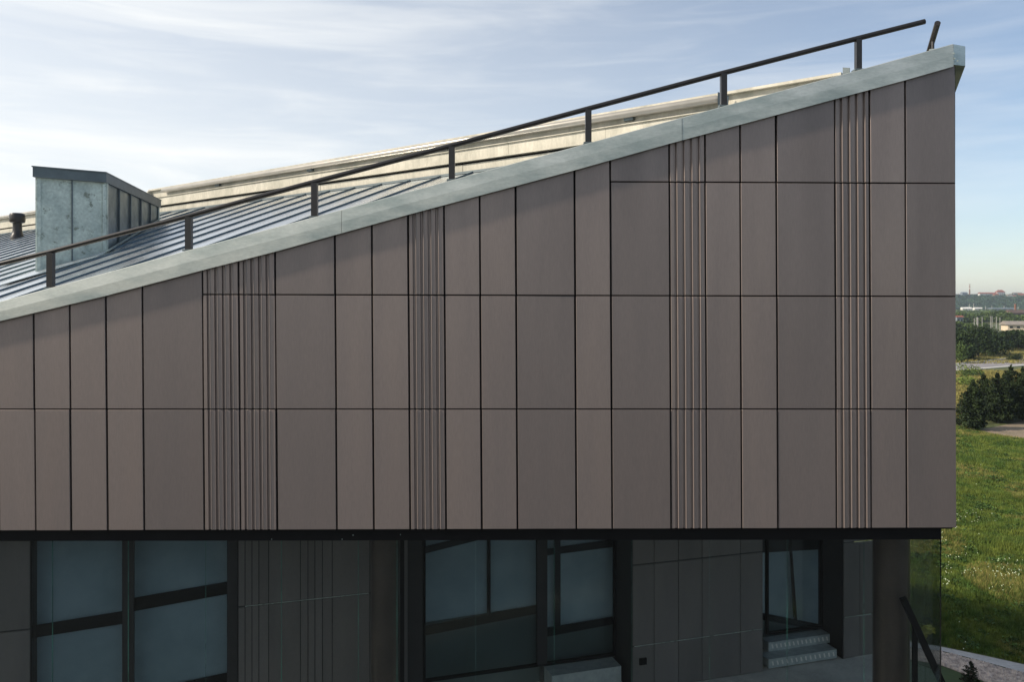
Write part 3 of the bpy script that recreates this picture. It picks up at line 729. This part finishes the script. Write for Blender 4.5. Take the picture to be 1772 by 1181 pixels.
def pine(px, base_py, top_py, wide, label, seed, n=1500, group='young pines at the meadow edge', name='pine_tree'):
    r_ = np.random.RandomState(seed); base = G(px, base_py); dist = base.y+14; H = (525-top_py)/1400*dist - GZ
    t = thing(name, base, label, 'tree', group)
    lobes = []; bt = MB().tube([base, base+Vector((0,0,H*.97))], [H*.022, H*.006], 7)
    tiers = max(5, int(H*1.9))
    for q_ in (.80,.88,.95,1.0): lobes.append((base+Vector((0,0,H*q_)), (.16*(1.3-q_)*min(1,H/3)*3, .16*(1.3-q_)*min(1,H/3)*3, H*.035)))
    for i in range(tiers):
        f = i/(tiers-1); z = H*(.10+.84*f); R0 = wide*(1-f)**.52*.86 + .03
        m = max(3, int(8*(1-f)+2))
        for j in range(m):
            a = 6.283*j/m + i*.8 + r_.uniform(-.3,.3); L_ = R0*r_.uniform(.6,1.15)
            tip = base + Vector((math.cos(a)*L_, math.sin(a)*L_, z + L_*.22)); st = base + Vector((0,0,z-.02))
            bt.tube([st, tip], [.03, .01], 4, False)
            for q in (.25, .5, .75, .95):
                e_ = min(1, H/3); lobes.append((st.lerp(tip, q), (.36*(.5+R0*.35)*e_, .36*(.5+R0*.35)*e_, (.24+R0*.08)*e_)))
    leaves(lobes, int(n*(3 if H > 3 else 3)), .085 if H > 3 else .022, r_, 'crown', 'pine', t)
    bt.build('trunk', 'bark', t)
    return t
pine(1684, 744, 660, 1.5, 'stout dark pine standing forward of the others where the meadow meets the bare earth', 11, 3400)
pine(1664, 736, 690, 1.5, 'low dark pine half hidden by the corner of the brown facade', 12, 2800)
pine(1702, 726, 648, 1.8, 'round crowned pine rising behind the forward one', 13, 3400)
pine(1726, 732, 645, 1.9, 'pine with a visible bare trunk beside the bare earth', 14, 3400)
pine(1749, 728, 633, 2.0, 'tallest pine of the clump with a spiky top', 15, 3600)
pine(1770, 730, 636, 1.9, 'pine at the right edge of the clump over bare earth', 16, 3400)
pine(1792, 728, 640, 1.9, 'pine beyond the right edge of the clump', 17, 2600)
pine(1738, 716, 648, 1.6, 'rearmost pine between the two tall ones', 18, 2600)
pine(1680, 722, 668, 1.4, 'small pine behind the low dark one', 19, 2400)
pine(1680, 1185, 1147, .30, 'tiny pine sapling growing by the gravel strip', 21, 500, group=None, name='pine_sapling')
def bush(px, py, w_, h_, label, m_, seed, n=700, leaf=.12, name='bush'):
    b = G(px, py); r_ = np.random.RandomState(seed)
    t = thing(name, b, label, 'bush')
    leaves([(b+Vector((r_.uniform(-w_,w_)*.5, r_.uniform(-w_,w_)*.5, h_*r_.uniform(.3,.6))), (w_*.5, w_*.5, h_*.42)) for _ in range(5)], n, leaf, r_, 'foliage', m_, t)
    MB().tube([b, b+Vector((0,0,h_*.7))], [.05,.015], 6).build('stem', 'bark', t)
bush(1676, 652, 2.2, 2.4, 'yellow green bush on the verge just below the road', 'leaf_bush', 31)
bush(1662, 668, 2.6, 1.5, 'low pale bush at the corner of the facade below the road', 'leaf_bush', 32)
bush(1694, 655, 3.0, 1.5, 'wide low green bush on the verge behind the round pine', 'leaf_mid', 33)
bush(1756, 624, 1.8, 1.3, 'small dark bush at the far kerb of the road', 'leaf_dark', 34)
# yellow plant and pale objects seen through the glass corner
b = G(1606, 1112)
t = thing('yellow_shrub', b, 'small bright yellow shrub seen through the glass corner', 'shrub')
r_ = np.random.RandomState(5)
leaves([(b+Vector((.0,0,.42)), (.20,.15,.14)), (b+Vector((-.18,0,.2)), (.10,.1,.2))], 260, .06, r_, 'foliage', 'yellow', t)
MB().tube([b, b+Vector((0,0,.4))], [.03,.015], 6).build('stem', 'bark', t)

spec = [(1640,176,566,4.6,'dark leafy tree'),(1668,170,567,4.8,'dark leafy tree'),(1692,182,560,5.2,'dark leafy tree'),(1716,188,566,4.8,'dark leafy tree'),
        (1740,205,572,4.6,'dark leafy tree'),(1762,210,570,5.0,'dark leafy tree'),(1790,214,568,5.0,'dark leafy tree')]
labs = ['dark leafy tree hidden mostly by the facade corner across the road','full dark tree next to the facade corner beyond the road','tallest dark round tree beyond the road','dark tree overhanging the grass beyond the road',
        'dark tree set back below the pale house gable','broad dark tree in front of the pale house','dark tree past the right of the pale house']
for i, (px, d, ty, wd, _) in enumerate(spec): tree(px, d, ty, wd, labs[i], 'leaf_dark', 4200, .20, group='dark trees across the road', seed=40+i, lowc=.02)
tree(1664, 162, 590, 2.2, 'small lighter bushy tree in front of the dark trees', 'leaf_mid', 1500, .16, seed=60, lowc=0)
mid = [(1650,330,556,7,'sunlit green tree left of the pale poles'),(1674,340,560,7,'low green tree behind the tallest dark tree'),(1700,350,560,7,'green tree among the pale poles'),
       (1662,470,541,10,'round green tree below the white halls'),(1684,500,543,11,'green tree right of the small red building'),(1706,520,541,11,'green tree behind the group of short poles'),
       (1728,500,539,11,'bright green tree behind the tall pale poles'),(1746,490,542,10,'yellow green tree left of the brown roof'),(1764,470,546,10,'green tree between the house and the brown roof'),(1788,480,545,10,'green tree to the right of the brown roof')]
for i, (px, d, ty, wd, lb) in enumerate(mid): tree(px, d, ty, wd, lb, 'leaf_mid', 2200, .55 if d > 400 else .4, group='trees in the valley', seed=70+i, lowc=.0)

# ================================================================== valley buildings
def house(name, px, dist, wpx, base_z, eave_py, ridge_py, depth, wallm, roofm, label, cat='house', yaw=0.0, windows=3, hip=False):
    k = dist/1400; x0 = (px-886)*k; wd = wpx*k; ez = (525-eave_py)*k; zr = (525-ridge_py)*k
    t = thing(name, (x0, dist-14, base_z), label, cat)
    rot = Matrix.Rotation(yaw, 3, 'Z'); O = Vector((x0, dist-14, 0))
    def T(x, y, z): return O + rot @ Vector((x, y, 0)) + Vector((0,0,z))
    MB().hexa([T(0,0,base_z),T(wd,0,base_z),T(wd,depth,base_z),T(0,depth,base_z),T(0,0,ez),T(wd,0,ez),T(wd,depth,ez),T(0,depth,ez)]).build('wall', wallm, t)
    ov = .3 + .02*wd; hx = min(wd*.3, depth*.5) if hip else 0
    if zr > ez + .05:
        MB().add([T(-ov,-ov,ez),T(wd+ov,-ov,ez),T(wd+ov,depth+ov,ez),T(-ov,depth+ov,ez),T(hx-ov*(not hip),depth/2,zr),T(wd-hx+ov*(not hip),depth/2,zr)],
                 [(0,1,5,4),(2,3,4,5),(3,0,4),(1,2,5),(3,2,1,0)]).build('roof', roofm, t)
        if not hip: MB().add([T(0,-.01,ez+.01),T(0,depth+.01,ez+.01),T(-.02,depth/2,zr-.08)],[(0,1,2)]).build('gable', wallm, t)
    else: MB().hexa([T(-.2,-.2,ez),T(wd+.2,-.2,ez),T(wd+.2,depth,ez),T(-.2,depth,ez),T(-.2,-.2,ez+.5),T(wd+.2,-.2,ez+.5),T(wd+.2,depth,ez+.5),T(-.2,depth,ez+.5)]).build('roof', roofm, t)
    hh = ez-base_z
    for i in range(windows):
        cx = wd*(i+.5)/windows; ww = wd/windows*.22
        z1 = ez - hh*.22; z2 = ez - hh*.55
        MB().prism([T(cx-ww,-.06,z2),T(cx+ww,-.06,z2),T(cx+ww,-.06,z1),T(cx-ww,-.06,z1)], (0,.05,0)).build('window', 'winglass', t)
    return t
house('gabled_house', 1744, 350, 78, GZ, 562.5, 556, 7, 'pale', 'greyroof', 'pale house with long grey roof and gable end behind the dark trees', yaw=R(-10), windows=7)
t = house('small_house', 1656, 420, 11, GZ, 549, 546.5, 3, 'bluegrey', 'redroof', 'small blue grey building with a red roof beside the facade corner', windows=2)
house('brown_roof_hall', 1748, 620, 60, GZ, 542, 536.5, 7, 'brownroof', 'brownroof', 'long brick hall with a dark brown roof behind the valley trees', cat='hall', windows=4)
house('white_hall', 1666, 1000, 16, GZ, 534.5, 532, 5, 'white', 'white', 'left of two long white halls at the foot of the hill', cat='hall', windows=0)
house('white_hall', 1687, 1040, 13, GZ, 534, 532.3, 5, 'white', 'white', 'right of two long white halls at the foot of the hill', cat='hall', windows=0)
house('long_shed', 1718, 1080, 44, GZ, 534.6, 533.4, 14, 'bluegrey', 'bluegrey', 'long low blue grey shed right of the white halls', cat='shed', windows=5)
ch = thing('brick_chimney', ((1757-886)/1400*640, 626, GZ), 'orange brick chimney stack beside the brown roofed hall', 'chimney')
k = 640/1400; bx_ = (1757-886)*k
MB().tube([(bx_,626,GZ),(bx_,626,(525-527)*k)], [1.0,.75], 14).build('stack', 'brick', ch)
MB().tube([(bx_,626,(525-527.3)*k),(bx_,626,(525-526.4)*k)], .95, 14).build('rim', 'brick', ch)
for i, (px, y0, y1, lb) in enumerate(((1686,551,558,'shortest pale pole left of the group'),(1689.7,549.5,559,'thin pale pole second in the short group'),(1692,549.5,559,'thickest short pale pole in the group'),(1699.6,549,557,'lone pale pole between the two groups'),
        (1714.7,547.5,562,'left of the close pair of tall pale poles'),(1717,548.5,562,'right of the close pair of tall pale poles'),(1724.2,549,568,'tallest pale pole with a darker foot'),(1730.5,550,568,'grey pole nearest to the pale house'))):
    d = 300; k = d/1400; x = (px-886)*k
    t = thing('concrete_pole', (x, d-14, GZ), lb, 'pole', 'pale poles in the valley')
    MB().tube([(x,d-14,GZ),(x,d-14,(525-y0)*k)], [.12 if i != 2 else .22, .10 if i != 2 else .20], 8).build('shaft', 'pole', t)
    MB().box((x, d-14, (525-y0)*k-.15), (1.1 if i in (4,6) else .5, .1, .1)).build('crossarm', 'pole', t)

# ================================================================== far hill with its town
HX = lambda px, d: (px-886)/1400*d
def hill_h(x, d):
    s_ = min(1, max(0, (d-1230)/260)); s_ = s_*s_*(3-2*s_)
    n = math.sin(x*.008+1.0)*2.4 + math.sin(x*.021)*1.2 + math.sin(d*.01+x*.005)*1.0
    return GZ-.5 + s_*(21.0 + n)
xs = np.linspace(-1800, 2600, 150); ds = np.linspace(1200, 2600, 60)
vs = [(x, d-14, hill_h(x, d)) for d in ds for x in xs]
fs = [(j*150+i, j*150+i+1, (j+1)*150+i+1, (j+1)*150+i) for j in range(59) for i in range(149)]
ob('hill', vs, fs, 'leaf_hill', smooth=True, kind='structure')
r_ = np.random.RandomState(99); lob = []
for _ in range(900):
    d = 1235 + 270*r_.rand(); x = HX(1640 + 160*r_.rand(), d); h_ = r_.uniform(2.4, 4.6)
    lob.append((Vector((x, d-14, hill_h(x, d)+h_*.4)), (h_*1.1, h_*1.1, h_*.9)))
leaves(lob, 42000, 1.0, r_, 'hillside_wood', 'leaf_hill', kind='stuff')
lob = []
for _ in range(260):
    d = r_.uniform(700, 1180); x = HX(1640+160*r_.rand(), d); h_ = r_.uniform(1.6, 3.0)
    lob.append((Vector((x, d-14, GZ+h_*.6)), (h_*1.3, h_*1.3, h_*.9)))
leaves(lob, 12000, .8, r_, 'valley_wood', 'leaf_mid', kind='stuff')
def hb(px, wpx, eave, ridge, wallm, roofm, label, d=1490, hip=False, windows=4, name='hill_house'):
    house(name, px, d, wpx, hill_h(HX(px, d), d)-2, eave, ridge, 7, wallm, roofm, label, cat='building', windows=windows, hip=hip)
hb(1696, 30, 508.5, 506.3, 'white', 'redroof', 'long white building with red roof on the hilltop', windows=9, name='long_hill_building')
hb(1725.5, 14, 506.0, 502.0, 'white', 'redroof', 'tallest hilltop building with a domed red roof', hip=True, windows=4)
hb(1721, 8, 511, 508.5, 'pale', 'redroof', 'pale house just below the domed hilltop building', d=1470, windows=2)
hb(1737.5, 8, 515.5, 513.5, 'white', 'redroof', 'low white house in the trees below the hilltop', d=1440, windows=2)
hb(1744, 8, 512, 509.3, 'white', 'greyroof', 'white grey-roofed house right of the low white one', d=1450, windows=2)
hb(1752, 7, 512.6, 511, 'white', 'redroof', 'small white house between two others on the slope', d=1450, windows=2)
hb(1755, 14, 508.0, 506.2, 'bluegrey', 'greyroof', 'grey block on the skyline behind the slope houses', windows=4)
hb(1764, 12, 511, 508.0, 'pale', 'redroof', 'pale house with red roof at the right end of the hilltop', d=1465, windows=3)
hb(1665.5, 9, 507.2, 505.5, 'bluegrey', 'bluegrey', 'dark flat block left of the tall striped stack', windows=0)
hb(1650, 46, 509.6, 509.0, 'bluegrey', 'greyroof', 'long low grey hall on the hilltop skyline', d=1500, windows=8, name='low_hill_hall')
ch = thing('striped_stack', (HX(1678,1480), 1466, 5), 'tall thin red and white striped smokestack on the hilltop', 'smokestack')
k = 1480/1400; x = HX(1678,1480); seg = [(510,505,'brick'),(505,500.5,'brick'),(500.5,498.3,'white'),(498.3,495,'brick'),(495,493.6,'white'),(493.6,492,'brick')]
for i, (a, b, mm) in enumerate(seg):
    MB().tube([(x,1466,(525-a)*k),(x,1466,(525-b)*k)], [1.15-.04*i, 1.11-.04*i], 10).build('stack_ring', mm, ch)
for i, (px, yt) in enumerate(((1677.5,526),(1685,525.5),(1705.5,530),(1716.5,530),(1737.5,529.5),(1762,531))):
    k = 1100/1400; x = HX(px,1100)
    MB().tube([(x,1086,GZ),(x,1086,(525-yt)*k)], .38, 6).build('mast', 'pole')
    tag(COL.objects[-1], ['white mast left above the first white hall','white mast right between the white halls','thin mast at the left end of the long shed','thin mast over the middle of the long shed','thin mast near the right of the long shed','pale mast just right of the brick chimney'][i], 'mast', 'masts in the valley')

# ================================================================== the air
m = bpy.data.materials.new('haze'); m.use_nodes = True; n = m.node_tree.nodes; n.clear()
o_ = n.new('ShaderNodeOutputMaterial'); v_ = n.new('ShaderNodeVolumePrincipled')
v_.inputs['Color'].default_value = (.80,.90,1,1); v_.inputs['Density'].default_value = .00018; v_.inputs['Anisotropy'].default_value = .3
m.node_tree.links.new(v_.outputs[0], o_.inputs['Volume'])
MB().hexa([(-2500,-1500,-13.2),(4000,-1500,-13.2),(4000,3200,-13.2),(-2500,3200,-13.2),(-2500,-1500,38),(4000,-1500,38),(4000,3200,38),(-2500,3200,38)]).build('haze', m, kind='stuff')
